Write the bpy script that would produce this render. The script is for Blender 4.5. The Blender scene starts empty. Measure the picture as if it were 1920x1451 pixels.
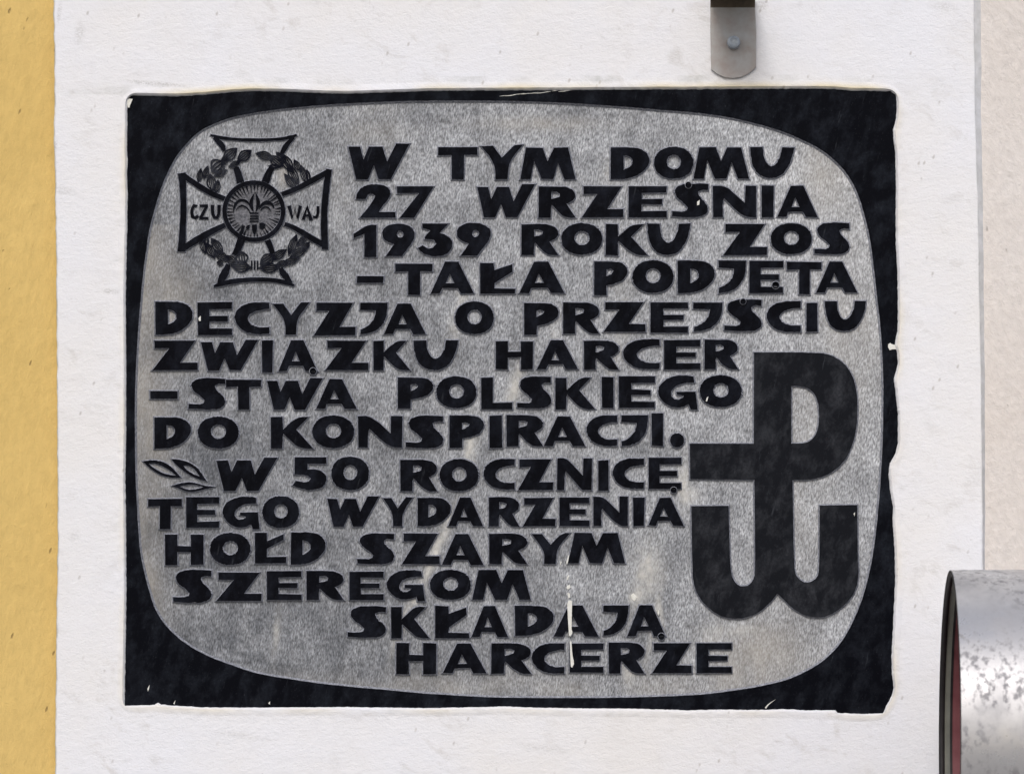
import bpy, math, random
import numpy as np
from mathutils import Vector, noise as mnoise
from mathutils.geometry import tessellate_polygon

random.seed(7)
R = math.radians
S = 0.000555            # metres per reference unit on the wall face
ZC = 3.0                # height of the picture centre above the pavement
DIST = 7.0
DROP = 0.5              # the viewer's eye is this much below the picture centre

# ---------------------------------------------------------------- camera, sky, sun, exposure
scn = bpy.context.scene
cam_d = bpy.data.cameras.new('camera')
cam = bpy.data.objects.new('camera', cam_d)
scn.collection.objects.link(cam)
cam.location = (0, -DIST, ZC - DROP)
cam.rotation_euler = (R(90), 0, 0)
cam_d.sensor_fit = 'HORIZONTAL'
cam_d.sensor_width = 36
cam_d.lens = 36 * DIST / (1920 * S)
cam_d.shift_y = DROP / (1920 * S)
cam_d.clip_end = 500
cam_d.dof.use_dof = True
cam_d.dof.focus_distance = DIST
cam_d.dof.aperture_fstop = 9
scn.camera = cam

SUN_EL, SUN_AZ = 39, 187      # azimuth clockwise from +Y
world = bpy.data.worlds.new('World'); scn.world = world
world.use_nodes = True
wn = world.node_tree
bg = wn.nodes['Background']
sky = wn.nodes.new('ShaderNodeTexSky')
sky.sky_type = 'NISHITA'; sky.sun_disc = False
sky.sun_elevation = R(SUN_EL); sky.sun_rotation = R(SUN_AZ)
sky.air_density = 1.0; sky.dust_density = 3.0; sky.ozone_density = 1.5
wn.links.new(sky.outputs[0], bg.inputs[0])
bg.inputs[1].default_value = 0.13
sun_d = bpy.data.lights.new('sun', 'SUN')
sun_d.energy = 1.35; sun_d.angle = R(15); sun_d.color = (1, .995, .99)
sun = bpy.data.objects.new('sun', sun_d); scn.collection.objects.link(sun)
sd = Vector((math.sin(R(SUN_AZ)) * math.cos(R(SUN_EL)), math.cos(R(SUN_AZ)) * math.cos(R(SUN_EL)), math.sin(R(SUN_EL))))
sun.rotation_euler = sd.to_track_quat('Z', 'Y').to_euler()
scn.view_settings.view_transform = 'Standard'
scn.view_settings.look = 'None'
scn.view_settings.exposure = 0.0

# ---------------------------------------------------------------- helpers
def W(px, py, h=0.0):
    """reference units on the wall face -> world; h = metres proud of the stone ground"""
    return ((px - 960) * S, -h, ZC + (725.5 - py) * S)

def link(o, parent=None):
    scn.collection.objects.link(o)
    if parent: o.parent = parent
    return o

def tag(o, label=None, cat=None, group=None, kind=None):
    if label: o['label'] = label
    if cat: o['category'] = cat
    if group: o['group'] = group
    if kind: o['kind'] = kind
    return o

def mesh(name, verts, faces, mats, parent=None, midx=None, smooth=False):
    me = bpy.data.meshes.new(name)
    me.from_pydata(verts, [], faces)
    for m in mats: me.materials.append(m)
    if midx: me.polygons.foreach_set('material_index', midx)
    if smooth: me.polygons.foreach_set('use_smooth', [True] * len(me.polygons))
    me.update()
    return link(bpy.data.objects.new(name, me), parent)

def area(p):
    return .5 * sum(p[i][0] * p[(i + 1) % len(p)][1] - p[(i + 1) % len(p)][0] * p[i][1] for i in range(len(p)))

def offset(p, d):
    """move each vertex to the right-hand side of travel by d (CCW loop: outwards)"""
    out = []; n = len(p)
    for i in range(n):
        a, b, c = Vector(p[i - 1]), Vector(p[i]), Vector(p[(i + 1) % n])
        e1, e2 = (b - a), (c - b)
        if e1.length < 1e-9 or e2.length < 1e-9: out.append((b.x, b.y)); continue
        e1.normalize(); e2.normalize()
        n1 = Vector((e1.y, -e1.x)); n2 = Vector((e2.y, -e2.x))
        m = n1 + n2
        if m.length < 1e-4: m = n1.copy()
        m.normalize()
        k = min(1.0 / max(m.dot(n1), .2), 1.7)
        q = b + m * d * k
        out.append((q.x, q.y))
    return out

def chaikin(p, it=2, thr=50):
    for _ in range(it):
        out = []; n = len(p)
        for i in range(n):
            a, b, c = Vector(p[i - 1]), Vector(p[i]), Vector(p[(i + 1) % n])
            e1, e2 = b - a, c - b
            if e1.length < 1e-6 or e2.length < 1e-6: continue
            t = math.degrees(e1.angle(e2))
            if t > thr or t < 2: out.append((b.x, b.y))
            else:
                q = b + (a - b) * .25; r = b + (c - b) * .25
                out += [(q.x, q.y), (r.x, r.y)]
        p = out
    return p

def relief(name, outer, holes, h0, h1, out, mats, parent, jit=.35, round_=.5, thr=50, it=2):
    """raised stone shape: face (mats[0]) with a fine rounded edge and sloped cut sides (mats[1]);
    loops are in reference units"""
    loops = []
    for k, lp in enumerate([outer] + list(holes)):
        if it: lp = chaikin([(float(a), float(b)) for a, b in lp], it, thr)
        if jit: lp = [(a + random.gauss(0, jit), b + random.gauss(0, jit)) for a, b in lp]
        q = [(a, -b) for a, b in lp]
        if (area(q) > 0) != (k == 0): q.reverse()
        loops.append(q)
    V = []; F = []; MI = []
    top = [offset(l, -round_) for l in loops]
    base = [offset(l, out) for l in loops]
    flat = []
    for l in top:
        for q in l: flat.append(q); V.append(W(q[0], -q[1], h1))
    for t in tessellate_polygon([[Vector((q[0], q[1], 0)) for q in l] for l in top]):
        a, b, c = [flat[i] for i in t]
        ar = (b[0]-a[0])*(c[1]-a[1]) - (c[0]-a[0])*(b[1]-a[1])
        if abs(ar) < 1e-9: continue
        F.append(t if ar > 0 else (t[0], t[2], t[1])); MI.append(0)
    ti = 0
    for k, l in enumerate(loops):
        n = len(l)
        r1 = len(V); V += [W(q[0], -q[1], h1 - .00022) for q in l]
        r2 = len(V); V += [W(q[0], -q[1], h0) for q in base[k]]
        for i in range(n):
            j = (i + 1) % n
            F.append((ti + i, r1 + i, r1 + j, ti + j)); MI.append(0)
            F.append((r1 + i, r2 + i, r2 + j, r1 + j)); MI.append(1)
        ti += n
    return mesh(name, V, F, mats, parent, MI)

def ribbon(pts):
    """centre line [(x, y, half width)] -> outline"""
    L = []; Rr = []
    for i, (x, y, w) in enumerate(pts):
        a = Vector(pts[max(i - 1, 0)][:2]); b = Vector(pts[min(i + 1, len(pts) - 1)][:2])
        d = (b - a).normalized(); nx, ny = d.y, -d.x
        L.append((x + nx * w, y + ny * w)); Rr.append((x - nx * w, y - ny * w))
    return L + Rr[::-1]

def catmull(pts, n=4):
    out = []; m = len(pts)
    for i in range(m):
        p0, p1, p2, p3 = [np.array(pts[(i + k) % m], float) for k in (-1, 0, 1, 2)]
        for s in range(n):
            t = s / n
            out.append(tuple(.5 * ((2*p1) + (-p0+p2)*t + (2*p0-5*p1+4*p2-p3)*t*t + (-p0+3*p1-3*p2+p3)*t**3)))
    return out

# ---------------------------------------------------------------- materials
class NT:
    def __init__(self, name, rough=.8, metal=0, spec=.5):
        self.m = bpy.data.materials.new(name); self.m.use_nodes = True
        self.t = self.m.node_tree; self.b = self.t.nodes['Principled BSDF']
        self.b.inputs['Roughness'].default_value = rough
        self.b.inputs['Metallic'].default_value = metal
        self.b.inputs['Specular IOR Level'].default_value = spec
        self.co = self.t.nodes.new('ShaderNodeTexCoord').outputs['Object']
    def n(self, typ, **kw):
        x = self.t.nodes.new(typ)
        for k, v in kw.items(): setattr(x, k, v)
        return x
    def l(self, a, b): self.t.links.new(a, b)
    def mapping(self, scale=(1, 1, 1), rot=(0, 0, 0), loc=(0, 0, 0)):
        x = self.n('ShaderNodeMapping')
        if any(rot): x.vector_type = 'TEXTURE'; scale = tuple(1 / k for k in scale)     # turn first, then stretch
        x.inputs['Scale'].default_value = scale
        x.inputs['Rotation'].default_value = rot; x.inputs['Location'].default_value = loc
        self.l(self.co, x.inputs[0]); return x.outputs[0]
    def noise(self, scale, detail=4, rough=.55, vec=None, dist=0):
        x = self.n('ShaderNodeTexNoise'); x.inputs['Scale'].default_value = scale
        x.inputs['Detail'].default_value = detail; x.inputs['Roughness'].default_value = rough
        x.inputs['Distortion'].default_value = dist
        self.l(vec or self.co, x.inputs['Vector']); return x.outputs['Fac']
    def voronoi(self, scale, vec=None):
        x = self.n('ShaderNodeTexVoronoi'); x.inputs['Scale'].default_value = scale
        x.voronoi_dimensions = '2D'
        q = self.n('ShaderNodeMapping'); q.inputs['Rotation'].default_value = (R(90), 0, 0)
        self.l(vec or self.co, q.inputs[0]); self.l(q.outputs[0], x.inputs['Vector']); return x.outputs['Distance']
    def ramp(self, fac, stops):
        x = self.n('ShaderNodeValToRGB'); e = x.color_ramp.elements
        while len(e) < len(stops): e.new(.5)
        for k, (p, c) in enumerate(stops):
            e[k].position = p
            e[k].color = (c, c, c, 1) if not isinstance(c, tuple) else (*c, 1)
        self.l(fac, x.inputs[0]); return x.outputs[0]
    def mix(self, fac, a, b, mode='MIX'):
        x = self.n('ShaderNodeMix', data_type='RGBA', blend_type=mode)
        for s, v in ((0, fac), (6, a), (7, b)):
            if isinstance(v, (int, float)) and s == 0: x.inputs[0].default_value = v
            elif isinstance(v, tuple): x.inputs[s].default_value = (*v, 1)
            else: self.l(v, x.inputs[s])
        return x.outputs[2]
    def math(self, op, a, b=0.0, c=0.0):
        x = self.n('ShaderNodeMath', operation=op)
        for s, v in enumerate((a, b, c)):
            if isinstance(v, (int, float)): x.inputs[s].default_value = v
            else: self.l(v, x.inputs[s])
        return x.outputs[0]
    def col(self, v):
        if isinstance(v, tuple): self.b.inputs['Base Color'].default_value = (*v, 1)
        else: self.l(v, self.b.inputs['Base Color'])
        return self
    def bump(self, h, dist, strength=1.0):
        x = self.n('ShaderNodeBump'); x.inputs['Distance'].default_value = dist
        x.inputs['Strength'].default_value = strength
        self.l(h, x.inputs['Height'])
        prev = self.b.inputs['Normal'].links
        if prev: self.l(prev[0].from_socket, x.inputs['Normal'])
        self.l(x.outputs[0], self.b.inputs['Normal']); return self

def m_ground():
    t = NT('rough_cut_granite', .85, 0, .3)
    at = t.n('ShaderNodeAttribute', attribute_name='wear')
    sep = t.n('ShaderNodeSeparateColor'); t.l(at.outputs['Color'], sep.inputs[0])
    pale, beige, tone = sep.outputs[0], sep.outputs[1], sep.outputs[2]
    v1 = t.mapping((1, 1, .34), (0, R(9), 0))
    f = t.noise(700, 2, .6, v1)
    g = t.noise(210, 5, .6, t.mapping((1, 1, .5), (0, R(-7), 0)))
    m = t.noise(26, 5, .6)
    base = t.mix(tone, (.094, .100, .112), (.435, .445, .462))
    sp = t.ramp(f, [(.35, .25), (.5, 1.0), (.65, 1.9)])
    sp = t.mix(.62, (1, 1, 1), sp)
    c = t.mix(1, base, sp, 'MULTIPLY')
    c = t.mix(1, c, t.ramp(g, [(.33, .74), (.67, 1.26)]), 'MULTIPLY')
    c = t.mix(1, c, t.ramp(m, [(.35, .86), (.65, 1.13)]), 'MULTIPLY')
    be = t.math('MULTIPLY', beige, t.ramp(t.noise(38, 5, .6, t.mapping((1, 1, .5))), [(.3, .45), (.65, 1.0)]))
    c = t.mix(be, c, (.43, .40, .35))
    pa = t.math('MULTIPLY', pale, t.ramp(t.noise(120, 5, .7), [(.3, .35), (.65, 1.0)]))
    c = t.mix(pa, c, (.62, .60, .55))
    t.col(c)
    t.bump(f, .0007, .9); t.bump(g, .0009, .8)
    return t.m

def m_side():
    t = NT('cut_granite_side', .8, 0, .3)
    f = t.noise(520, 3, .6, t.mapping((1, 1, .6)))
    t.col(t.ramp(f, [(.3, (.11, .115, .14)), (.52, (.26, .268, .30)), (.72, (.46, .47, .51))]))
    t.bump(f, .0005, .7)
    return t.m

def m_black(name, lo, hi, blotch=.5, rough=.42):
    t = NT(name, rough, 0, .035)
    a = t.noise(62, 6, .68, t.mapping((1, 1, .6), (0, R(18), 0)), .2)
    b = t.noise(330, 3, .6)
    s = t.noise(160, 4, .7, t.mapping((1.5, 1, .12), (0, R(14), 0)))
    k = t.math('MULTIPLY', t.ramp(a, [(.44, 0.0), (.74, 1.0)]), t.ramp(b, [(.25, .3), (.75, 1.0)]))
    k = t.math('MULTIPLY', k, blotch)
    c = t.mix(k, lo, hi)
    scr = t.math('MULTIPLY', t.ramp(s, [(.66, 0.0), (.74, 1.0)]), .20)
    c = t.mix(scr, c, (.12, .13, .15))
    fl = t.math('MULTIPLY', t.ramp(t.noise(800, 2, .5), [(.66, 0.0), (.78, 1.0)]), .25)
    c = t.mix(fl, c, (.10, .105, .12))
    t.col(c)
    t.l(t.ramp(a, [(.35, rough - .06), (.7, rough + .22)]), t.b.inputs['Roughness'])
    t.bump(b, .00006, .4)
    return t.m

def m_white():
    t = NT('white_plaster', .9, 0, .2)
    st = t.mapping((.6, 1, 1.1), (0, R(-6), 0))
    a = t.noise(95, 6, .62, st, .8)
    b = t.noise(600, 4, .65, t.mapping((.8, 1, 1)))
    big = t.noise(5.5, 4, .55)
    dirt = t.noise(46, 7, .68, t.mapping((.7, 1, 1.1), (0, R(25), 0)), .6)
    dmask = t.noise(5, 3, .5, t.mapping(loc=(3.1, 0, 1.7)))
    c = t.mix(t.ramp(big, [(.35, 0.0), (.65, 1.0)]), (.80, .787, .782), (.80, .806, .845))
    k = t.math('MULTIPLY', t.ramp(dirt, [(.54, 0.0), (.70, 1.0)]), t.ramp(dmask, [(.42, .15), (.62, 1.0)]))
    k = t.math('MULTIPLY', k, .40)
    c = t.mix(k, c, (.46, .43, .39))
    pit = t.voronoi(60, t.mapping((1.0, 1, .55), (0, R(20), 0)))
    pm = t.math('MULTIPLY', t.ramp(pit, [(.04, 1.0), (.10, 0.0)]), t.ramp(t.noise(24, 3), [(.56, 0.0), (.62, 1.0)]))
    pm = t.math('MULTIPLY', pm, .5)
    c = t.mix(pm, c, (.36, .33, .30))
    for (px, py, rx, ry, kk) in ((208, 547, 11, 4, .7), (150, 62, 7, 16, .45), (118, 358, 16, 6, .5), (1428, 12, 9, 7, .6), (275, 158, 30, 3, .6),
                                 (320, 160, 26, 2.5, .6), (1770, 15, 20, 7, .4), (140, 1005, 8, 8, .3), (450, 1378, 45, 4, .35), (1010, 1400, 40, 5, .3), (112, 25, 3, 14, .6), (104, 275, 3, 12, .6), (106, 1190, 3, 16, .6)):
        p = W(px, py)
        q = t.n('ShaderNodeMapping'); q.vector_type = 'TEXTURE'
        q.inputs['Location'].default_value = (p[0], 0, p[2]); q.inputs['Scale'].default_value = (rx * S, 1, ry * S); q.inputs['Rotation'].default_value = (0, R(8), 0)
        t.l(t.co, q.inputs[0])
        ln = t.n('ShaderNodeVectorMath', operation='LENGTH'); t.l(q.outputs[0], ln.inputs[0])
        f = t.math('MULTIPLY', t.ramp(t.math('MULTIPLY', ln.outputs['Value'], .5), [(.3, 1.0), (.9, 0.0)]), t.ramp(b, [(.38, 0.0), (.6, 1.0)]))
        c = t.mix(t.math('MULTIPLY', f, kk * .8), c, (.40, .39, .37))
    # weathering at the plaque's mortar joint, carried by the mesh
    at = t.n('ShaderNodeAttribute', attribute_name='wear')
    sep = t.n('ShaderNodeSeparateColor'); t.l(at.outputs['Color'], sep.inputs[0])
    c = t.mix(t.math('MULTIPLY', sep.outputs[0], .9), c, (.76, .67, .46))
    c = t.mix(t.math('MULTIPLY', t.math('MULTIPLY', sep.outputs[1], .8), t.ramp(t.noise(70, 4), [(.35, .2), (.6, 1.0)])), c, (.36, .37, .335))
    t.col(c)
    t.bump(t.noise(22, 3, .5), .004, .3)
    t.bump(a, .0009, .5); t.bump(t.noise(260, 3, .6, t.mapping((.6,1,1))), .0009, .6); t.bump(b, .0006, .7)
    return t.m

def m_paint(name, ca, cb, pitc, bdist=.0012, vertical=.35, tilt=12):
    t = NT(name, .9, 0, .2)
    a = t.noise(170, 5, .6, t.mapping((1, 1, vertical), (0, R(tilt), 0)))
    b = t.noise(600, 3, .6)
    c = t.mix(t.ramp(t.noise(7, 4), [(.3, 0.0), (.7, 1.0)]), ca, cb)
    pit = t.voronoi(42, t.mapping((1.3, 1, .42), (0, R(tilt + 8), 0)))
    gate = t.ramp(t.noise(34, 2), [(.60, 0.0), (.64, 1.0)])
    pm = t.math('MULTIPLY', t.ramp(pit, [(.03, 1.0), (.07, 0.0)]), gate)
    c = t.mix(t.math('MULTIPLY', pm, .6), c, pitc)
    c = t.mix(1, c, t.ramp(a, [(.3, .93), (.7, 1.05)]), 'MULTIPLY')
    t.col(c)
    t.bump(a, bdist * 1.6, .8); t.bump(b, .0006, .7); t.bump(t.noise(35, 3), .004, .4)
    t.bump(t.math('MULTIPLY', pm, -1.0), .0012, .8)
    return t.m

def m_metal():
    t = NT('galvanised_metal', .42, .52, .4)
    a = t.noise(24, 5, .6); b = t.noise(150, 4, .62, t.mapping((1.0, 1, .75)))
    sp = t.ramp(b, [(.50, 0.0), (.62, .9)])
    gate = t.ramp(t.noise(13, 3, vec=t.mapping((.6, 1, 1))), [(.44, 0.12), (.54, 1.0)])
    k = t.math('MULTIPLY', sp, gate)
    c = t.mix(t.ramp(a, [(.3, 0.0), (.7, 1.0)]), (.60, .595, .60), (.42, .415, .425))
    c = t.mix(t.math('MULTIPLY', k, .8), c, (.22, .215, .225))
    t.col(c)
    t.l(t.math('ADD', t.ramp(a, [(.35, .22), (.65, .5)]), t.math('MULTIPLY', k, .25)), t.b.inputs['Roughness'])
    t.bump(t.noise(16, 3), .002, .25); t.bump(t.noise(400, 2), .0001, .5)
    return t.m

def m_simple(name, ca, cb, rough=.7, metal=0, sc=60, bd=.0002):
    t = NT(name, rough, metal, .4)
    a = t.noise(sc, 5, .6)
    t.col(t.mix(t.ramp(a, [(.3, 0.0), (.7, 1.0)]), ca, cb)); t.bump(a, bd, .5)
    return t.m

M_GROUND = m_ground(); M_SIDE = m_side()
M_LET = m_black('polished_black_granite', (.0018, .0021, .0042), (.022, .025, .036), .75)
M_BORDER = m_black('polished_black_border', (.0018, .0023, .0046), (.034, .040, .052), .6)
M_LEAF = m_black('worn_carved_granite', (.0040, .0048, .010), (.075, .08, .095), 1.0)
M_PW = m_black('worn_black_granite', (.0080, .0090, .0120), (.062, .065, .074), .8, .5)
M_WHITE = m_white()
M_YEL = m_paint('ochre_painted_plaster', (.70, .495, .18), (.66, .46, .16), (.19, .12, .05))
M_PINK = m_paint('pinkish_beige_plaster', (.70, .645, .60), (.735, .69, .655), (.33, .29, .26), .0016, .6, -20)
M_METAL = m_metal()
M_MID = m_simple('half_cut_granite', (.035, .037, .045), (.20, .20, .22), .75, 0, 420, .0005)
M_DRIP = m_simple('white_dropping', (.78, .78, .74), (.66, .64, .57), .8, 0, 300)
M_STRAP = m_simple('dull_galvanised_steel', (.36, .315, .29), (.44, .44, .43), .6, .1, 70)
M_BEND_SHADE = m_simple('shade_dark_steel', (.07, .055, .04), (.13, .10, .07), .8, 0, 90)  # shade under the strap's bend, put into a dark brown colour
M_BOLT = m_simple('zinc_bolt', (.30, .34, .38), (.46, .50, .54), .5, .3, 300)
M_RUB = m_simple('black_rubber', (.012, .010, .011), (.03, .026, .028), .6)
M_OLIVE = m_simple('grey_olive_liner', (.16, .16, .14), (.22, .22, .19), .6)
M_RED = m_simple('dull_pink_liner', (.20, .06, .07), (.27, .10, .11), .6)
M_PAVE = m_simple('pavement_stone', (.14, .14, .138), (.19, .188, .183), .9, 0, 3, .002)

# ---------------------------------------------------------------- the ground below
g = mesh('pavement', [(-60, -80, 0), (60, -80, 0), (60, .5, 0), (-60, .5, 0)], [(0, 1, 2, 3)], [M_PAVE])
tag(g, kind='structure')

# ---------------------------------------------------------------- outlines measured on the plaque
OVAL = [(269,510),(273,480),(278.6,441),(289,397),(302,355),(315,323),(331,294.5),(352,268),(378,245),(409.5,230),(436,221),(475,213),
 (540,204),(619,197),(680,193.5),(760,190.5),(850,189.5),(938,190),(1015,192),(1090,195.7),(1180,202),(1250,208),(1300,212),(1355,219),(1407,230),
 (1459.5,245),(1499,261),(1538,281),(1568,305),(1590.5,331),(1609,367),(1622,410),(1631,449),(1639,510),(1645.5,569),(1651,620),(1654.5,675),
 (1656,741),(1654.5,828),(1651,897),(1646,960),(1637.6,1032),(1627,1085),(1614,1129),(1596,1171),(1575,1206),(1546,1236),(1512,1257.6),
 (1472.6,1274.6),(1420,1287),(1355,1297),(1300,1302.5),(1200,1306.5),(1090,1308),(938,1307),(819,1301),(718,1292.5),(619,1283),(567,1276),(488,1263),
 (436,1247),(383,1226),(344,1202.6),(312.6,1174),(291.7,1142),(281,1111),(270.7,1072),(263,1032),(258.6,975),(254.5,897),(253.4,828),
 (253.4,741),(257,655),(262.8,576)]
JOINT = [(239,200),(240,186),(247,180),(290,181),(331,182),(383,179),(436,174),(475,172),(540,173),(593,175.5),(650,177),(700,175.5),(800,172),
 (900,171),(1034,170.5),(1250,169),(1486,167.5),(1564,168.3),(1595,171.5),(1622,171),(1650,172.5),(1669,172),(1679.5,179),(1681,205.5),(1679,226),(1674,245),
 (1675,266),(1678,287),(1679.5,349.5),(1679,400),(1679,454),(1682,507),(1683,560),(1683,603),(1682,622),(1678,640),(1678,650),
 (1681.7,662),(1683,683),(1675.5,710),(1680,748),(1683,776),(1683,831),(1678,852),(1668,869),(1665.5,890),(1669,924),(1674,950),(1673,975),
 (1677,1032),(1678,1085),(1675.6,1137),(1674,1176),(1671,1229),(1672,1263),(1675,1289),(1671.7,1305),(1661,1323),(1655,1337),
 (1617,1338),(1570,1336),(1566.5,1331),(1512,1331),(1472.6,1329),(1407,1330.5),(1355,1329.7),(1290,1331),(1190,1328),(1090,1327.5),
 (1000,1326),(950,1324),(900,1325),(800,1327),(650,1325),(540,1325.7),(462,1326),(383,1325.7),(344,1323.6),(303,1320.5),(297,1317),(290,1321),
 (262,1322),(234,1322.5),(235.4,1242),(236.7,1163),(237.5,1111),(236.7,980),(235.5,897),(237,810),(237,672),(236,569),(237,507),(239,428),
 (240,363),(238.5,330),(240,300),(238.5,284),(239,245)]

def resample(p, step, closed=True):
    out = []; n = len(p)
    for i in range(n if closed else n - 1):
        a = Vector(p[i]); b = Vector(p[(i + 1) % n]); k = max(1, int((b - a).length / step))
        for j in range(k): out.append(tuple(a.lerp(b, j / k)))
    if not closed: out.append(tuple(p[-1]))
    return out

def rough_loop(p, amp, f=.11, seed=0):
    out = []
    for x, y in p:
        v = Vector((x * f, y * f, seed)); w = Vector((x * f * 3.1, y * f * 3.1, seed + 9))
        out.append((x + amp * (mnoise.noise(v) + .6 * mnoise.noise(w)), y + amp * (mnoise.noise(v + Vector((31, 7, 0))) + .6 * mnoise.noise(w + Vector((5, 17, 0))))))
    return out

# ---------------------------------------------------------------- white plaster band round the plaque
def add_attr(me, cols):
    at = me.color_attributes.new('wear', 'FLOAT_COLOR', 'POINT')
    at.data.foreach_set('color', np.asarray(cols, dtype=np.float32).ravel())

def white_band():
    Hf = .0062
    joint = rough_loop(resample(JOINT, 3), .8)
    n = len(joint)
    ccw = [(a, -b) for a, b in joint]
    if area(ccw) < 0: ccw.reverse()                    # CCW: offset>0 grows the opening
    rings = [(-.6, -.004, 0), (0, .0035, 0), (1.6, .0052, .5), (4.5, .0070, 1), (9, .0069, .6), (16, Hf + .0001, .1), (26, Hf, 0)]
    V = []; C = []; F = []
    for d, h, w in rings:
        base_l = ccw
        for _ in range(0 if d < 4 else int(d * 3)):
            base_l = [((base_l[i-1][0] + base_l[i][0] + base_l[(i+1) % n][0]) / 3, (base_l[i-1][1] + base_l[i][1] + base_l[(i+1) % n][1]) / 3) for i in range(n)]
        q = offset(base_l, d) if d else ccw
        lastq = q
        for i, (a, b) in enumerate(q):
            # a worn yellowish lime bloom round the joint, stronger along the top and sides
            yel = w * max(0, min(1, .5 + 1.6 * mnoise.noise(Vector((a * .008, b * .008, 3)))))
            top = 1.0 if -b < 185 else .45
            grime = .0
            if d >= 11 and -b < 180: grime = max(0, mnoise.noise(Vector((a * .012, 1, 6)))) * 1.3
            V.append(W(a, -b, h + (.0005 * mnoise.noise(Vector((a * .06, b * .06, 1))) if d > 0 and d < 20 else 0)))
            C.append((yel * top, grime, 0, 1))
    for r in range(len(rings) - 1):
        for i in range(n):
            j = (i + 1) % n
            F.append((r * n + j, (r + 1) * n + j, (r + 1) * n + i, r * n + i))
    # outer outline: left edge against the ochre wall, right edge against the pinkish plaster
    left = [(101, -1600), (101, 0), (103, 150), (101.5, 260), (104, 330), (105, 430), (106.5, 560), (108, 800), (109, 1000), (107, 1130), (105, 1300), (104, 1451), (104, 4900)]
    right = [(1830, 4900), (1844, 1451), (1843, 1050), (1841, 800), (1838, 600), (1834, 400), (1829, 200), (1826, 0), (1826, -1600)]
    L = resample(left, 9, False); Rt = resample(right, 9, False)
    L = [(x + (1.6 * mnoise.noise(Vector((1, y * .05, 2))) + 1.1 * mnoise.noise(Vector((1, y * .017, 8))) if -20 < y < 1480 else 0), y) for x, y in L]
    Rt = [(x + (1.3 * mnoise.noise(Vector((9, y * .012, 2))) if -20 < y < 1480 else 0), y) for x, y in Rt]
    outer = L + Rt
    oc = [(a, -b) for a, b in outer]
    if area(oc) < 0: oc.reverse()
    flush = offset(oc, -3.5)
    last = lastq
    tl = [Vector((a, b, 0)) for a, b in flush]; th = [Vector((a, b, 0)) for a, b in last][::-1]
    flat = [(a, b) for a, b in flush] + [(v.x, v.y) for v in th]
    b0 = len(V); V += [W(a, -b, rings[-1][1]) for a, b in flush]; C += [(0, 0, 0, 1)] * len(flush)
    hole_base = (len(rings) - 1) * n
    idx = [b0 + i for i in range(len(flush))] + [hole_base + (n - 1 - i) for i in range(n)]
    for t in tessellate_polygon([tl, th]):
        a, b, c = [flat[i] for i in t]
        ar = (b[0]-a[0])*(c[1]-a[1]) - (c[0]-a[0])*(b[1]-a[1])
        if abs(ar) < 1e-9: continue
        t = t if ar > 0 else (t[0], t[2], t[1])
        F.append(tuple(idx[i] for i in t))
    # rounded arris then the return back to the neighbouring walls
    m = len(oc)
    rows = [b0]
    for (ofs, h) in ((-1.2, Hf - .0004), (0, Hf - .0016), (None, -.004), (None, -.05)):
        s = len(V); rows.append(s)
        q = offset(oc, ofs if ofs is not None else 0)
        for (a, b), (fa, fb) in zip(q, flush):
            if ofs is None and a > 960: a += 13 * max(0, min(1, 1 - (-b) / 1100)) + 5      # splayed right return
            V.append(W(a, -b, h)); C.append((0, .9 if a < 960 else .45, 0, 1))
    for r in range(len(rows) - 1):
        for i in range(m):
            j = (i + 1) % m
            F.append((rows[r] + j, rows[r] + i, rows[r + 1] + i, rows[r + 1] + j))
    o = mesh('white_wall_band', V, F, [M_WHITE])
    add_attr(o.data, C)
    tag(o, 'white plastered wall band framing the dark memorial plaque', 'wall')
white_band()

def wall_panel(name, x0, x1, h, m, label, seed):
    """a plastered wall face with slight waves, running past the frame"""
    nx, nz = 40, 90
    V = []; F = []
    for j in range(nz + 1):
        for i in range(nx + 1):
            x = x0 + (x1 - x0) * i / nx; y = -1600 + 6500 * j / nz
            V.append(W(x, y, h + .0012 * mnoise.noise(Vector((x * .01, y * .006, seed)))))
    for j in range(nz):
        for i in range(nx):
            a = j * (nx + 1) + i
            F.append((a, a + nx + 1, a + nx + 2, a + 1))
    nb = len(V)
    V += [W(x0, -1600, h - .2), W(x1, -1600, h - .2), W(x1, 4900, h - .2), W(x0, 4900, h - .2)]
    F.append((nb, nb + 1, nb + 2, nb + 3))
    tag(mesh(name, V, F, [m], smooth=True), label, 'wall')
wall_panel('ochre_wall', -3600, 130, -.008, M_YEL, 'ochre yellow plastered wall along the left edge of the white band', 1)
wall_panel('pinkish_wall', 1800, 5200, -.0015, M_PINK, 'pinkish beige plastered wall right of the white band', 5)

# ---------------------------------------------------------------- the plaque
plaque = link(bpy.data.objects.new('memorial_plaque', None))
plaque.location = W(960, 1340, 0)
plaque.empty_display_size = .1
tag(plaque, 'dark stone memorial plaque with raised black Polish inscription set into white plaster', 'plaque')
bpy.context.view_layer.update()
PINV = plaque.matrix_world.inverted()
class Off: pass
def attach(o, parent=plaque):
    o.parent = parent
    o.matrix_parent_inverse = PINV
    return o
def part(name, outer, holes=(), h1=.0034, out=3.1, mats=None, parent=None, **kw):
    o = relief(name, outer, holes, -.0004, h1, out, mats or [M_LET, M_SIDE], None, **kw)
    attach(o, plaque)
    if parent: o.parent = parent; o.matrix_parent_inverse = parent.matrix_world.inverted() if False else __import__('mathutils').Matrix.Identity(4)
    return o

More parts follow.
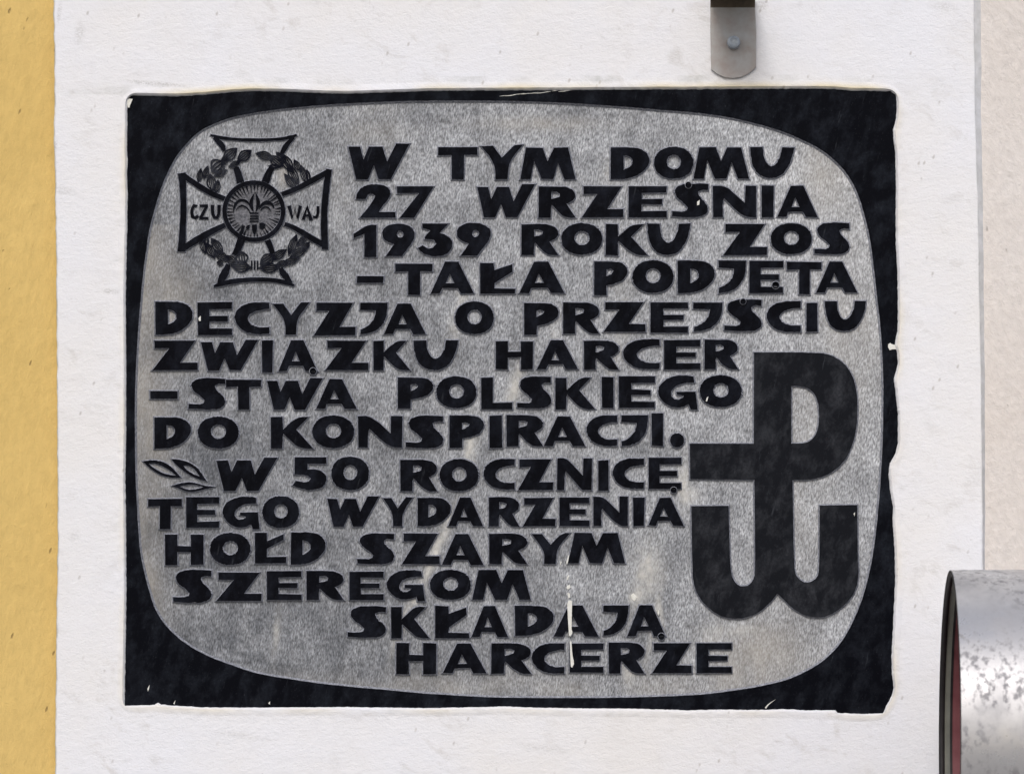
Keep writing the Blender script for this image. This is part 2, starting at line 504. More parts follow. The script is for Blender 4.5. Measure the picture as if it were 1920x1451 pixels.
# rough ground of the plaque: a dense sheet with real unevenness and the stains of this stone
def vnoise(xs, ys, cell, seed):
    rs = np.random.RandomState(seed)
    gx = xs / cell[0]; gy = ys / cell[1]
    gx = gx - gx.min(); gy = gy - gy.min()
    G = rs.rand(int(gy.max()) + 3, int(gx.max()) + 3)
    ix = gx.astype(int); iy = gy.astype(int); fx = gx - ix; fy = gy - iy
    fx = fx * fx * (3 - 2 * fx); fy = fy * fy * (3 - 2 * fy)
    return (G[iy, ix] * (1-fx) + G[iy, ix+1] * fx) * (1-fy) + (G[iy+1, ix] * (1-fx) + G[iy+1, ix+1] * fx) * fy

def stone_ground():
    x0, x1, y0, y1 = 244, 1664, 182, 1316
    nx, ny = 474, 378
    X, Y = np.meshgrid(np.linspace(x0, x1, nx), np.linspace(y0, y1, ny))
    v = lambda c, s: vnoise(X, Y, c, s)
    def blob(cx, cy, rx, ry, tilt=0):
        dx = X - cx; dy = Y - cy; dx = dx + dy * tilt
        return np.exp(-((dx / rx) ** 2 + (dy / ry) ** 2))
    # stains: old pale runs, beige lichen bloom, general tone of the stone
    pale = 0 * X
    for a in ((860,590,13,55,.25,.55),(965,722,12,42,.3,.8),(882,835,11,48,.1,.75),(832,1000,9,62,.45,.75),(808,1060,8,36,.4,.5),(772,1135,9,48,.45,.7),
              (1215,1068,24,45,0,.75),(1195,1120,14,30,.3,.6),(1187,1118,6,6,0,.9),(518,1185,6,42,.1,.5),(1281,905,9,40,0,.75),(1296,930,16,14,0,.6),(1225,1175,6,70,.2,.45),
              (1180,1260,14,30,0,.45),(1165,590,20,60,0,.35),(1340,1195,30,22,0,.35),(700,205,60,12,0,.15),(1385,1180,40,10,0,.4),(1040,635,8,30,0,.5),(745,1190,7,50,.3,.3),(1148,690,10,50,.2,.3),
              (340,690,40,14,0,.25),(1150,330,20,30,0,.3),(640,360,20,60,0,.15),(1238,1150,5,22,-.2,.6),(1012,500,20,50,.1,.25)):
        pale += a[5] * blob(*a[:5]) * (.55 + .9 * v((9, 16), int(a[0])))
    pale = np.clip(pale, 0, .95)
    beige = .75 * np.exp(-((X - 262) / 55) ** 2) * (.4 + .6 * v((60, 120), 1)) * (Y > 420)
    beige += .8 * blob(1430, 1235, 90, 60) + .4 * blob(1600, 620, 60, 170) + .5 * blob(1010, 232, 120, 14) + .4 * blob(700, 250, 60, 25) + .3 * blob(1500, 900, 60, 200) + .45 * blob(1545, 330, 60, 70)
    beige += .55 * np.exp(-((Y - 1290) / 26) ** 2) * v((90, 40), 2)
    beige += .5 * blob(530, 330, 10, 25) + .35 * blob(330, 560, 45, 60)
    beige = np.clip(beige * (.5 + .7 * v((40, 90), 3)), 0, .85)
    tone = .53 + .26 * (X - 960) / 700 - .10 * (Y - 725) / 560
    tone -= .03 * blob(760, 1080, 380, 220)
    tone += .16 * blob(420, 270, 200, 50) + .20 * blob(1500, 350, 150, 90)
    tone += .22 * (v((75, 60), 4) - .5) + .26 * (v((24, 30), 5) - .5) + .16 * (v((9, 22), 15) - .5)
    tone -= .30 * blob(800, 228, 50, 22) * v((12, 16), 6) + .45 * blob(1110, 215, 90, 14) * v((14, 12), 7) + .25 * blob(640, 225, 50, 25) * v((8, 12), 8)
    tone -= .3 * blob(1300, 450, 40, 40) * v((8, 8), 9)
    tone = np.clip(tone, 0, 1)
    H = .00022 * (v((7, 13), 11) - .5) + .00018 * (v((3.2, 6.5), 12) - .5) + .0003 * (v((40, 50), 13) - .5)
    V = [W(a, b, h) for a, b, h in zip(X.ravel(), Y.ravel(), H.ravel())]
    F = []
    for j in range(ny - 1):
        r = j * nx
        for i in range(nx - 1):
            F.append((r + i, r + nx + i, r + nx + i + 1, r + i + 1))
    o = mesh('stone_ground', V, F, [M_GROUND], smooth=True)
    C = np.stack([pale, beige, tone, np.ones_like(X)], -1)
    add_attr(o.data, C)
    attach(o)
stone_ground()

# slab body
def box(name, x0, x1, y0, y1, h0, h1, m):
    V = [W(x, y, h) for h in (h0, h1) for x, y in ((x0, y0), (x1, y0), (x1, y1), (x0, y1))]
    F = [(0, 1, 2, 3), (7, 6, 5, 4), (0, 4, 5, 1), (1, 5, 6, 2), (2, 6, 7, 3), (3, 7, 4, 0)]
    return mesh(name, V, F, [m])
attach(box('slab', 230, 1690, 164, 1342, -.03, -.0022, M_BORDER))

# raised polished border round the oval field
part('border', resample([(228, 162), (1692, 162), (1692, 1344), (228, 1344)], 60), [catmull(OVAL, 5)], .0034, 4.2,
     [M_BORDER, M_SIDE], jit=.12, it=0)

# ---------------------------------------------------------------- glyph outlines (unit boxes, y down)
def ell(cx, cy, rx, ry, n=26, p=2.0):
    return [(cx + rx * math.copysign(abs(math.cos(a)) ** (2 / p), math.cos(a)), cy + ry * math.copysign(abs(math.sin(a)) ** (2 / p), math.sin(a)))
            for a in [2 * math.pi * k / n for k in range(n)]]
G = {
'W': ([(0,.09),(.193,.09),(.25,.45),(.34,.09),(.557,.09),(.636,.51),(.784,0),(1,0),(.693,1),(.5,1),(.414,.61),(.318,1),(.125,1)], []),
'T': ([(0,0),(1,0),(1,.24),(.664,.24),(.664,1),(.346,1),(.346,.24),(0,.25)], []),
'Y': ([(0,.04),(.28,.03),(.5,.38),(.775,0),(1,0),(.66,.50),(.63,1),(.34,1),(.33,.54)], []),
'M': ([(.11,0),(.41,0),(.50,.43),(.61,0),(.86,0),(1,1),(.8,1),(.69,.47),(.60,1),(.385,1),(.25,.42),(.19,1),(0,1)], []),
'D': ([(0,0),(.5,0),(.72,.03),(.88,.12),(.97,.25),(1,.40),(.97,.55),(.88,.70),(.75,.83),(.58,.93),(.4,.985),(.25,1),(0,1)], [[(.33,.25),(.44,.26),(.54,.34),(.57,.45),(.53,.57),(.44,.65),(.33,.70)]]),
'O': (ell(.5,.5,.5,.5,28,2.15), [ell(.505,.475,.185,.225,18)]),
'U': ([(0,0),(.29,0),(.31,.28),(.37,.50),(.45,.61),(.53,.61),(.62,.50),(.70,.27),(.73,0),(1,0),(.97,.3),(.88,.63),(.76,.86),(.6,.98),(.45,1),(.28,.95),(.15,.82),(.06,.58),(.02,.3)], []),
'2': ([(0,.45),(.02,.30),(.11,.13),(.27,.03),(.48,0),(.70,.03),(.83,.11),(.88,.24),(.86,.38),(.77,.52),(.66,.66),(.58,.83),(1,.83),(1,1),(.10,1),(.30,.70),(.47,.44),(.48,.34),(.41,.28),(.31,.30),(.25,.45)], []),
'7': ([(0,0),(1,0),(.47,1),(.08,1),(.60,.22),(0,.22)], []),
'R': ([(0,0),(.6,0),(.8,.03),(.95,.14),(1,.28),(.97,.41),(.87,.50),(.76,.56),(1,1),(.68,1),(.36,.60),(.33,.66),(.33,1),(0,1)], [[(.34,.18),(.48,.17),(.58,.23),(.56,.33),(.45,.38),(.34,.40)]]),
'Z': ([(.05,0),(.95,0),(.61,.74),(1,.74),(1,1),(0,1),(.38,.25),(.05,.25)], []),
'E': ([(0,0),(1,0),(1,.21),(.34,.21),(.34,.42),(.88,.42),(.88,.585),(.34,.585),(.34,.80),(1,.80),(1,1),(0,1)], []),
'S': ([(.99,.02),(.99,.2),(.83,.18),(.72,.23),(.72,.33),(.80,.44),(.92,.56),(1,.72),(.97,.87),(.86,.96),(.68,1),(.4,1),(0,.97),(0,.82),(.3,.84),(.41,.79),(.43,.70),(.30,.56),(.14,.43),(.07,.28),(.09,.14),(.20,.05),(.42,0),(.7,0)], []),
'N': ([(0,0),(.30,0),(.74,.55),(.75,0),(1,0),(1,1),(.70,1),(.25,.40),(.22,.55),(.22,1),(0,1)], []),
'I': ([(0,0),(1,0),(1,1),(0,1)], []),
'A': ([(.33,0),(.64,0),(1,1),(.70,1),(.63,.83),(.27,.83),(.22,1),(0,1)], [[(.44,.37),(.55,.68),(.35,.68)]]),
'1': ([(.6,0),(1,0),(1,1),(.47,1),(.46,.28),(0,.41),(0,.28)], []),
'9': ([(.5,0),(.75,.04),(.93,.15),(1,.3),(.97,.46),(.88,.62),(.74,.81),(.60,1),(.12,1),(.24,.81),(.36,.63),(.18,.57),(.05,.46),(0,.3),(.06,.14),(.24,.03)], [ell(.55,.33,.10,.11,12)]),
'3': ([(.13,0),(.88,0),(.62,.28),(.85,.36),(.97,.5),(1,.68),(.9,.86),(.72,.97),(.5,1),(.25,.95),(.1,.86),(0,.74),(.14,.67),(.3,.76),(.45,.73),(.53,.61),(.46,.49),(.2,.46),(.20,.40),(.36,.2),(.13,.14)], []),
'K': ([(0,0),(.28,0),(.285,.40),(.62,0),(.90,0),(.60,.40),(1,1),(.66,1),(.30,.54),(.28,.60),(.28,1),(0,1)], []),
'H': ([(0,0),(.32,0),(.32,.38),(.67,.38),(.67,0),(1,0),(1,1),(.67,1),(.67,.58),(.32,.58),(.32,1),(0,1)], []),
'P': ([(0,0),(.65,0),(.85,.05),(.97,.17),(1,.3),(.95,.45),(.82,.58),(.6,.67),(.37,.71),(.36,1),(0,1)], [[(.36,.23),(.50,.21),(.58,.27),(.53,.36),(.36,.44)]]),
'J': ([(0,0),(1,0),(.99,.3),(.93,.52),(.80,.72),(.6,.88),(.3,.98),(0,1),(.02,.84),(.25,.76),(.45,.60),(.55,.42),(.57,.24),(0,.22)], []),
'C': ([(1,.01),(1,.22),(.8,.23),(.6,.28),(.44,.38),(.38,.5),(.42,.63),(.55,.74),(.75,.79),(1,.78),(1,.98),(.8,1),(.55,.99),(.3,.92),(.1,.74),(0,.5),(.05,.3),(.18,.14),(.38,.04),(.65,0)], []),
'G': ([(.9,.03),(.92,.21),(.7,.21),(.49,.28),(.36,.42),(.33,.56),(.39,.68),(.50,.72),(.62,.66),(.66,.60),(.48,.57),(.48,.48),(.95,.48),(1,1),(.82,1),(.78,.85),(.64,.93),(.45,.96),(.25,.88),(.08,.70),(0,.48),(.07,.25),(.25,.08),(.5,0),(.72,0)], []),
'5': ([(.05,0),(.98,0),(.98,.2),(.44,.2),(.44,.37),(.75,.37),(.95,.5),(1,.66),(.93,.85),(.75,.96),(.5,1),(.25,.96),(0,.86),(.09,.71),(.3,.77),(.46,.74),(.53,.65),(.46,.56),(.3,.53),(.04,.53)], []),
'L': ([(0,0),(.38,0),(.38,.79),(1,.79),(1,1),(0,1)], []),
'Q': ([(0,0),(.38,0),(.40,.24),(.92,.04),(.92,.28),(.41,.66),(.40,.83),(1,.84),(1,1),(0,1)], []),   # barred L
'q': ([(0,0),(.38,0),(.39,.27),(.92,.05),(.92,.22),(.39,.52),(.38,.78),(1,.78),(1,1),(0,1)], []),    # barred L with a thinner stroke
'-': ([(0,0),(1,0),(1,1),(0,1)], []),
'.': (ell(.5,.5,.5,.5,16), []),
}
LINES = [
 [('W',653,768,270,337),('T',821.5,895,277,337),('Y',902,981,272,337),('M',975,1079,278,337),('D',1145,1218,277,337),('O',1226,1300,276,336),('M',1300,1404,277,336),('U',1406,1488,277,335)],
 [('2',667,741.5,346,409),('7',744,814,350,409),('W',894,1003,346,408),('R',1010,1079,350,409),('Z',1090,1169,350,408),('E',1179,1250,350,408),('S',1260,1328,345,408),('N',1337,1418,349,408),('I',1428,1450,349,408),('A',1457,1534,349,407.5)],
 [('1',663,705.6,422,483),('9',716,778.5,419.5,481),('3',783,849,419.5,482),('9',855.6,921,418,480),('R',978,1047.5,421,479),('O',1052,1129.6,419,478),('K',1136,1215,421,479),('U',1213,1294.5,420,479),('Z',1355.7,1438,421,478.6),('O',1444.7,1522,419,477.6),('S',1527,1592.7,418,477.6)],
 [('-',669.4,719,518.5,531),('T',741,810.6,495,553.6),('A',807.5,888.7,491,551),('Q',900.4,965.5,494,551),('A',973,1058,491,550.5),('P',1114,1177,491,553.6),('O',1185.6,1262.7,488.5,550),('D',1271,1340.6,489,550),('J',1347,1398.6,489,550),('E',1404.6,1468,490,550),('T',1475.5,1540,491.7,552),('A',1530,1607,491,549)],
 [('D',292,362,566,627.6),('E',371,435,567,629),('C',438.8,505,567,627),('Y',511.7,580.7,567.7,628),('Z',589,666.4,568,629),('J',675.5,726.5,568,627),('A',720,798,569.5,627),('O',853,926,565.6,627),('P',982.6,1048,568.8,628),('R',1056,1123.7,567.7,626),('Z',1131,1210.4,567,622.4),('E',1219.5,1290,567,624),('J',1299.7,1354.4,567.5,622),('S',1358,1428.4,562,621.6),('C',1436,1501,565,623.4),('I',1512,1532.5,568,622),('U',1546,1623.7,565,621.6)],
 [('Z',285.6,371,639,694.5),('W',376.8,484,637,694.5),('I',491,511.7,639,698),('A',522,595.5,638.5,696),('Z',610,691,639,694.5),('K',700,769.5,639,694.5),('U',775,859,638.5,694.5),('H',929.7,999.5,640,693),('A',1007,1084,638.5,692.7),('R',1095,1160.7,639,693),('C',1166.7,1236.5,636,692.7),('E',1245,1312.8,638,692.7),('R',1321,1383.6,636.7,692.7)],
 [('-',281.7,333.3,733.8,747.8),('S',354,422.9,709,768),('T',423.6,490,712,768),('W',500.5,605,708.8,768),('A',593,669,710.8,766.8),('P',745.6,812.8,708,766),('O',817.8,893.5,705.6,765.5),('L',902.4,960.5,708,767.6),('S',969.6,1034,706,766),('K',1041,1115.4,708,767.6),('I',1128.4,1149.8,707,765.5),('E',1160.7,1227.9,706,764.7),('G',1232.6,1307.8,704,768),('O',1311.7,1390.6,703.5,763.7)],
 [('D',289.5,359,782.4,841),('O',371,447.9,781,841),('K',508,587,781.7,841),('O',585.6,664.5,779,840),('N',672,754,780,839),('S',761,831.6,779,840.5),('P',842.8,907.9,779,839.7),('I',918,941.5,779,840),('R',949.5,1018.5,778.5,837),('A',1019.6,1097,780.6,836.6),('C',1098.5,1157,778.5,836.6),('J',1165,1215,779,836.6),('I',1222,1242.7,775,835.8),('.',1256,1283,812,839)],
 [('W',405.8,520.4,857.7,920),('5',549,613.4,857,919),('O',621,692.3,856,919),('R',751,820,862,921),('O',824,897.5,860.4,921),('C',905.7,965,860,918),('Z',970.4,1036.6,861,918.7),('N',1044,1109.8,859,918.7),('I',1121.5,1141,863,920),('C',1147.7,1207.5,859,916.4),('E',1216.3,1277,858,917)],
 [('T',278,341.5,935,992),('E',349,411,932,989),('G',416,487,931,992),('O',491.8,561.3,930,989.7),('W',613.6,711,930,987),('Y',718,774.4,932,986.7),('D',783,845.6,932.7,986),('A',840.6,906,932.7,986),('R',916.5,974,932,986.7),('Z',980,1041,932.7,986),('E',1049,1104.6,932,986),('N',1113,1177.5,931,986),('I',1187,1208,932.7,986),('A',1215.4,1281.6,933,985)],
 [('H',309.5,382,1002,1059),('O',393.6,470,998.8,1059),('q',478,537,999,1056),('D',546,611,998,1058),('S',669.7,740,999.5,1057.6),('Z',753.4,824.5,1000,1057),('A',828.4,906.5,1001,1059),('R',917,989,1000,1057),('Y',996,1069,999,1057),('M',1065,1172,998.8,1055.5)],
 [('S',324.4,397.3,1067.8,1129.7),('Z',405.9,490.5,1073,1126),('E',500.4,565.5,1070,1124.5),('R',575,644.7,1070,1124.5),('E',655,719,1071,1124.5),('G',723.4,796.9,1068.5,1126.6),('O',806,883,1067.8,1124),('M',885.4,995.6,1068.5,1123.8)],
 [('S',652,724,1135.7,1195),('K',733,805.5,1137,1196),('Q',816,879.5,1136,1196),('A',884.6,952.7,1135.7,1194),('D',965.8,1038.6,1135,1191),('A',1038,1122,1135,1193),('J',1131,1178,1134.5,1191),('A',1176,1248,1134.5,1192)],
 [('H',743,818,1205,1263.6),('A',830,912,1206,1261.6),('R',921,996,1206,1262.4),('C',996,1058.4,1205,1262.4),('E',1068,1131,1206,1260.4),('R',1141,1209,1204,1262.4),('Z',1222,1297,1205,1261.6),('E',1306,1371.6,1205,1261)],
]
for line in LINES:
    for ch, x0, x1, y0, y1 in line:
        o_, hs = G[ch]
        f = lambda q: [(x0 + a * (x1 - x0), y0 + b * (y1 - y0)) for a, b in q]
        nm = {'-': 'hyphen', '.': 'full_stop', '2': 'digit', '7': 'digit', '1': 'digit', '9': 'digit', '3': 'digit', '5': 'digit'}.get(ch, 'letter')
        part(nm, f(o_), [f(h) for h in hs], .0033 + random.uniform(0, .0002), 3.1 if ch not in 'E' else 2.4)

# drilled rings that stand for the Polish accents and tails
for (x, y, r) in ((1290.6,348,6.5),(1454,535.5,7.5),(1393,566,6),(587,696.5,7),(1263,919,6.5),(1240,1193,7)):
    V = []; F = []; MI = []; n = 20
    prof = [(r * 1.15, .0005), (r * 1.02, .0038), (r * .9, .0043), (r * .6, .0037), (r * .5, .0018)]
    for rr, h in prof:
        for k in range(n):
            a = 2 * math.pi * k / n
            V.append(W(x + rr * math.cos(a), y - rr * math.sin(a), h))
    for p in range(len(prof) - 1):
        for k in range(n):
            j = (k + 1) % n
            F.append((p * n + k, p * n + j, (p + 1) * n + j, (p + 1) * n + k)); MI.append(1 if p < 2 else 0)
    F.append(tuple((len(prof) - 1) * n + k for k in range(n))); MI.append(0)
    attach(mesh('accent_ring', V, F, [M_LET, M_SIDE], None, MI))

# ---------------------------------------------------------------- anchor made of P and W
q = lambda pts: [(1270 + a / 2.6865, 640 + b / 2.6865) for a, b in pts]
part('anchor_emblem', q([(385,57),(700,57),(765,66),(820,95),(865,140),(893,200),(906,280),(907,370),(900,450),(880,530),(845,600),(795,650),(735,682),(670,697),(580,697),
  (583,900),(588,1150),(600,1185),(625,1207),(650,1215),(680,1208),(703,1188),(715,1150),(715,825),(905,825),(908,1100),(912,1200),(895,1260),(860,1310),(810,1355),(750,1385),
  (700,1391),(640,1380),(580,1345),(540,1305),(503,1270),(470,1312),(420,1360),(360,1388),(300,1397),(230,1390),(170,1355),(115,1300),(85,1240),(75,1150),(70,830),(257,828),
  (262,1000),(268,1150),(280,1200),(305,1228),(335,1235),(365,1225),(385,1195),(392,1150),(390,900),(388,697),(65,695),(62,515),(385,515)]),
  [q([(573,225),(615,225),(655,235),(690,262),(708,310),(715,370),(710,430),(695,475),(665,505),(630,515),(573,515)])], .0034, 3.0, [M_PW, M_SIDE], jit=.2)['label'] = 'large black anchor formed of the letters P and W'

# ---------------------------------------------------------------- olive sprig
l = lambda pts: [(260 + a / 12, 840 + b / 12) for a, b in pts]
for outer, hole in (
  ([(90,300),(230,275),(400,275),(560,310),(700,390),(830,520),(960,660),(860,670),(700,665),(520,620),(370,540),(240,440),(150,360)],
   [(230,350),(380,345),(520,400),(660,470),(790,570),(840,615),(700,605),(560,570),(420,490),(300,420)]),
  ([(730,245),(900,255),(1050,290),(1200,350),(1330,450),(1420,570),(1530,745),(1400,720),(1250,660),(1100,580),(970,480),(850,390)],
   [(1010,395),(1100,385),(1220,440),(1310,540),(1370,630),(1260,600),(1150,540),(1060,470)]),
  ([(740,850),(900,800),(1080,765),(1230,770),(1400,820),(1560,855),(1720,870),(1560,910),(1400,950),(1220,985),(1060,975),(900,905)],
   [(940,865),(1080,825),(1220,820),(1380,850),(1450,875),(1340,915),(1200,935),(1060,925)])):
    part('sprig_leaf', l(outer), [l(hole)], .0022, 2.6, jit=.15)

# ---------------------------------------------------------------- scouting cross
c = lambda pts: [(310 + a / 4.5333, 230 + b / 4.5333) for a, b in pts]
d = lambda pts: [(410 + a / 11.164, 330 + b / 11.164) for a, b in pts]
cross = part('scout_cross', c(ell(753, 755, 268, 262, 40)), [c(ell(753, 755, 230, 224, 40))], .0027, 2.2, jit=.1)
cross['label'] = 'raised black scouting cross with wreath and lily disc'
def sub(name, loop, holes=(), h=.0025, out=1.8, mats=None, jit=.2, **kw):
    return part(name, loop, holes, h, out, mats, cross, jit=jit, **kw)
arms = [
 [(385,108,8),(430,120,13),(500,137,14),(620,146,13),(750,150,13),(900,147,13),(1010,140,14),(1080,122,15),(1118,108,8)],
 [(412,128,10),(455,165,24),(490,205,24),(502,245,13)],
 [(1092,128,12),(1040,180,22),(1005,235,22),(985,275,16)],
 [(640,515,34),(622,440,30),(600,380,24)],
 [(848,520,34),(878,430,30),(915,375,24)],
 [(650,985,36),(622,1065,30),(590,1130,26)],
 [(868,1000,26),(895,1060,24),(915,1115,22)],
 [(138,432,34),(148,520,28),(154,640,26),(155,760,26),(151,880,27),(145,990,30),(138,1098,34)],
 [(150,445,22),(230,505,24),(350,583,23),(440,625,22),(505,648,20)],
 [(150,1075,22),(250,1008,30),(380,932,26),(510,872,20)],
 [(1392,400,24),(1372,520,28),(1358,660,27),(1350,780,27),(1350,900,29),(1358,1080,27)],
 [(1385,420,22),(1250,495,25),(1110,568,22),(990,612,20)],
 [(1365,1050,24),(1230,978,25),(1120,905,21),(1015,862,18)],
 [(412,1392,8),(470,1375,20),(560,1352,22),(680,1338,19),(800,1335,18),(920,1340,19),(1030,1362,20),(1095,1384,8)],
 [(450,1370,14),(490,1310,36),(520,1255,30),(538,1205,20)],
 [(1068,1368,14),(1025,1310,30),(992,1270,26),(980,1235,16)],
]
for k, a in enumerate(arms):
    sub('cross_arm_edge', c(ribbon(a)), h=.0022 + .00004 * k, out=2.0)
small = {
 'C': [[(280,712,0),(268,712,12),(245,706,15),(228,735,13),(224,765,13),(232,800,14),(255,812,14),(280,792,12)]],
 'Z': [[(292,708,11),(362,708,11)],[(352,712,13),(302,808,13)],[(290,814,11),(366,814,11)]],
 'U': [[(400,700,14),(402,780,14),(420,808,14),(440,808,14),(455,780,14),(458,700,14)]],
 'W': [[(1052,708,15),(1080,815,14),(1102,730,13),(1122,815,14),(1148,708,14)]],
 'A': [[(1172,826,14),(1205,716,17),(1240,832,15)],[(1184,790,10),(1228,792,10)]],
 'J': [[(1298,712,12),(1298,780,12),(1284,806,12),(1256,802,10)]],
}
kk = 0
for ch in 'CZUWAJ':
    for s in small[ch]:
        kk += 1
        sub('cross_letter', c(ribbon(s)), h=.0016 + .00003 * kk, out=1.0, jit=.1)
def leaf(cx, cy, L, Wd, ang, h, hole=.55):
    Wd *= 1.25; L *= 1.05
    ca, sa = math.cos(R(ang)), math.sin(R(ang))
    def T(pts): return c([(cx + t * ca - u * sa, cy + t * sa + u * ca) for t, u in pts])
    hl, hw = L / 2, Wd / 2
    out = [(hl * t, hw * (1 - abs(t) ** 1.7)) for t in (-1, -.72, -.42, -.1, .22, .52, .8)] + [(hl * t, -hw * (1 - abs(t) ** 1.7)) for t in (1, .8, .52, .22, -.1, -.42, -.72)]
    holes = []
    for sg in (1, -1):
        if Wd > 46:
            holes.append(T([(-hl * .74, sg * hw * .08), (-hl * .1, sg * hw * .33), (hl * .6, sg * hw * .16), (hl * .68, sg * hw * .05), (-hl * .1, sg * hw * .10)]))
            holes.append(T([(-hl * .52, sg * hw * .36), (-hl * .1, sg * hw * .78), (hl * .42, sg * hw * .55), (hl * .50, sg * hw * .36), (-hl * .05, sg * hw * .50)]))
    if Wd <= 46:
        holes.append(T([(-hl * .55, 0), (0, hw * .32), (hl * .6, 0), (0, -hw * .32)]))
    sub('wreath_leaf', T(out), holes, h=h + .0006, out=.35, jit=.06, it=1, round_=.1, mats=[M_LEAF, M_SIDE])
leaves = [(548,275,165,80,-42),(672,283,150,78,-38),(445,375,135,125,-40),(292,452,125,42,-78),(345,425,120,44,-72),(392,512,150,70,82),(440,545,120,50,100),(470,430,120,55,-25),(590,355,110,45,-25),(505,320,110,50,-60),
 (845,282,155,62,14),(940,330,150,74,40),(1035,345,190,72,58),(1085,440,210,66,62),(1180,445,170,52,72),(1065,505,170,58,52),(985,300,130,52,48),(1120,365,110,46,62),(930,375,110,36,5),(1215,455,120,34,78),
 (322,1045,150,50,75),(385,1090,150,62,62),(440,1050,170,66,52),(478,1135,150,62,32),(560,1170,130,62,35),(650,1150,120,96,80),(645,1225,170,86,6),(465,1195,60,40,20),(350,1010,110,36,95),
 (868,1165,150,86,-32),(885,1235,175,74,0),(965,1125,160,62,-35),(1082,1040,190,58,-68),(1180,990,130,40,-62),(1135,1105,190,60,-32),(1065,1180,170,52,-18),(1190,1060,120,46,-50),(1150,1010,110,34,-60),(1000,1200,130,50,-10)]
for k, a in enumerate(leaves):
    leaf(*a, .0017 + .00003 * (k % 13) + .0000021 * k, .5)
for k, x in enumerate((735, 760, 785)):
    sub('knot', c(ribbon([(x, 1175, 6), (x, 1250, 8)])), h=.0018 + k * .00003, out=.8)
# disc with rays and the lily
sub('disc', c(ell(753, 755, 234, 228, 36)), h=.0007, out=.4, mats=[M_MID, M_MID], jit=0, it=0)
for k in range(44):
    a = 2 * math.pi * (k + random.uniform(-.2, .2)) / 44
    r0 = random.uniform(330, 450)
    if abs(math.sin(a)) < .35: r0 = 440
    x = lambda r, da=0: (745 + r * math.cos(a + da), 748 + r * math.sin(a + da))
    w = random.uniform(.014, .055)
    sub('ray', d([x(r0), x(590, w), x(590, -w)]), h=.0018 + .000012 * k, out=.5, jit=.05, it=0)
lily = [
 [(750,345),(700,420),(655,500),(635,570),(650,640),(695,720),(738,775),(722,640),(720,540),(738,430)],
 [(768,345),(825,425),(865,520),(870,580),(845,670),(770,775),(782,640),(790,540),(775,430)],
 [(675,700),(640,620),(580,560),(510,535),(440,545),(385,590),(345,670),(310,780),(300,660),(335,560),(405,495),(480,478),(560,495),(620,530),(655,610)],
 [(835,700),(860,620),(920,550),(990,515),(1070,525),(1130,570),(1165,640),(1160,700),(1130,650),(1090,610),(1000,600),(930,620),(880,680)],
 [(870,720),(900,670),(960,635),(1030,640),(1085,690),(1105,760),(1060,700),(1000,665),(940,680),(890,730)],
 [(670,780),(640,700),(580,640),(480,600),(400,650),(360,720),(420,660),(490,640),(560,660),(620,720),(650,780)],
 [(700,1020),(800,1020),(805,1120),(780,1200),(750,1250),(715,1190),(695,1110)],
 [(655,1030),(610,1030),(570,1080),(600,1130),(645,1110)],
 [(850,985),(930,975),(985,1020),(970,1080),(910,1125),(855,1100)],
 [(490,1035),(550,1050),(520,1180),(470,1290),(400,1290),(450,1180)],
]
for k, a in enumerate(lily):
    sub('lily_petal', d(a), h=.0021 + .00004 * k, out=.8, jit=.08)
for k, y in enumerate((782, 845, 900, 955)):
    sub('lily_band', d([(665 - k * 5, y - 15), (835, y - 15), (840, y + 15), (660 - k * 5, y + 15)]), h=.0023 + .00002 * k, out=.6, jit=.1, it=0)

# ---------------------------------------------------------------- droppings and flecks of paint on the stone
e = lambda pts: [(1000 + a / 5.803, 1030 + b / 5.803) for a, b in pts]
drips = [e([(372,575),(395,552),(422,565),(418,700),(414,850),(427,905),(402,948),(383,930),(379,800),(368,650)]),
 e([(396,995),(414,1000),(424,1140),(447,1235),(422,1288),(405,1268),(401,1140)]),
 e([(375,285),(392,280),(378,330),(362,328)]), e([(370,390),(396,385),(404,412),(378,436),(362,420)]), e([(372,470),(396,480),(402,520),(380,530)]),
 e([(383,60),(392,62),(376,150),(362,168),(360,140)]), e([(296,130),(312,136),(298,172),(286,168)]),
 e([(1062,495),(1090,478),(1130,520),(1102,562),(1070,540)]), e([(1352,650),(1372,680),(1364,722),(1352,700)]),
 [(1434,1326),(1441,1318),(1454,1311),(1443,1319),(1436,1328)], [(277,1290),(281,1283),(281,1289),(278,1296)], [(325,1318),(329,1312),(328,1320)],
 [(372,597),(377,593),(377,602),(373,603)], [(341.6,178),(352,181),(346,192),(343,190)], [(1307,410-31),(1312,376),(1311,385),(1307,386)],
 [(1600,963),(1603,960),(1602,968)], [(1324.5,747),(1328,744),(1326,753),(1323,753)], [(503,1318),(507,1314),(506,1321)]]
drips.append([(1665,646),(1669,643.5),(1673,646.5),(1684,647),(1684,656),(1674,655),(1668,657),(1664.5,652)])
drips[13] = [(239,186),(249,187),(245,197),(243,203),(240,203)]
for k, p in enumerate(drips):
    h0 = .0039 if k not in (2, 3, 4, 6, 7) else .0009
    o = part('white_streak' if k < 2 else 'paint_fleck', p, (), h0, .5, [M_DRIP, M_DRIP], jit=.25, round_=.3, it=1)
# combed white brush marks over the top edge
for k in range(9):
    x = 935 + k * 14 + random.uniform(-3, 3); y = 181 - k * 1.1 + random.uniform(-1.5, 1.5); L = random.uniform(10, 26)
    part('paint_fleck', ribbon([(x, y, .2), (x + L / 2, y - L * .05, .55), (x + L, y - L * .12, .2)]), (), .0038, .2, [M_DRIP, M_DRIP], jit=.1, round_=.1, it=0)

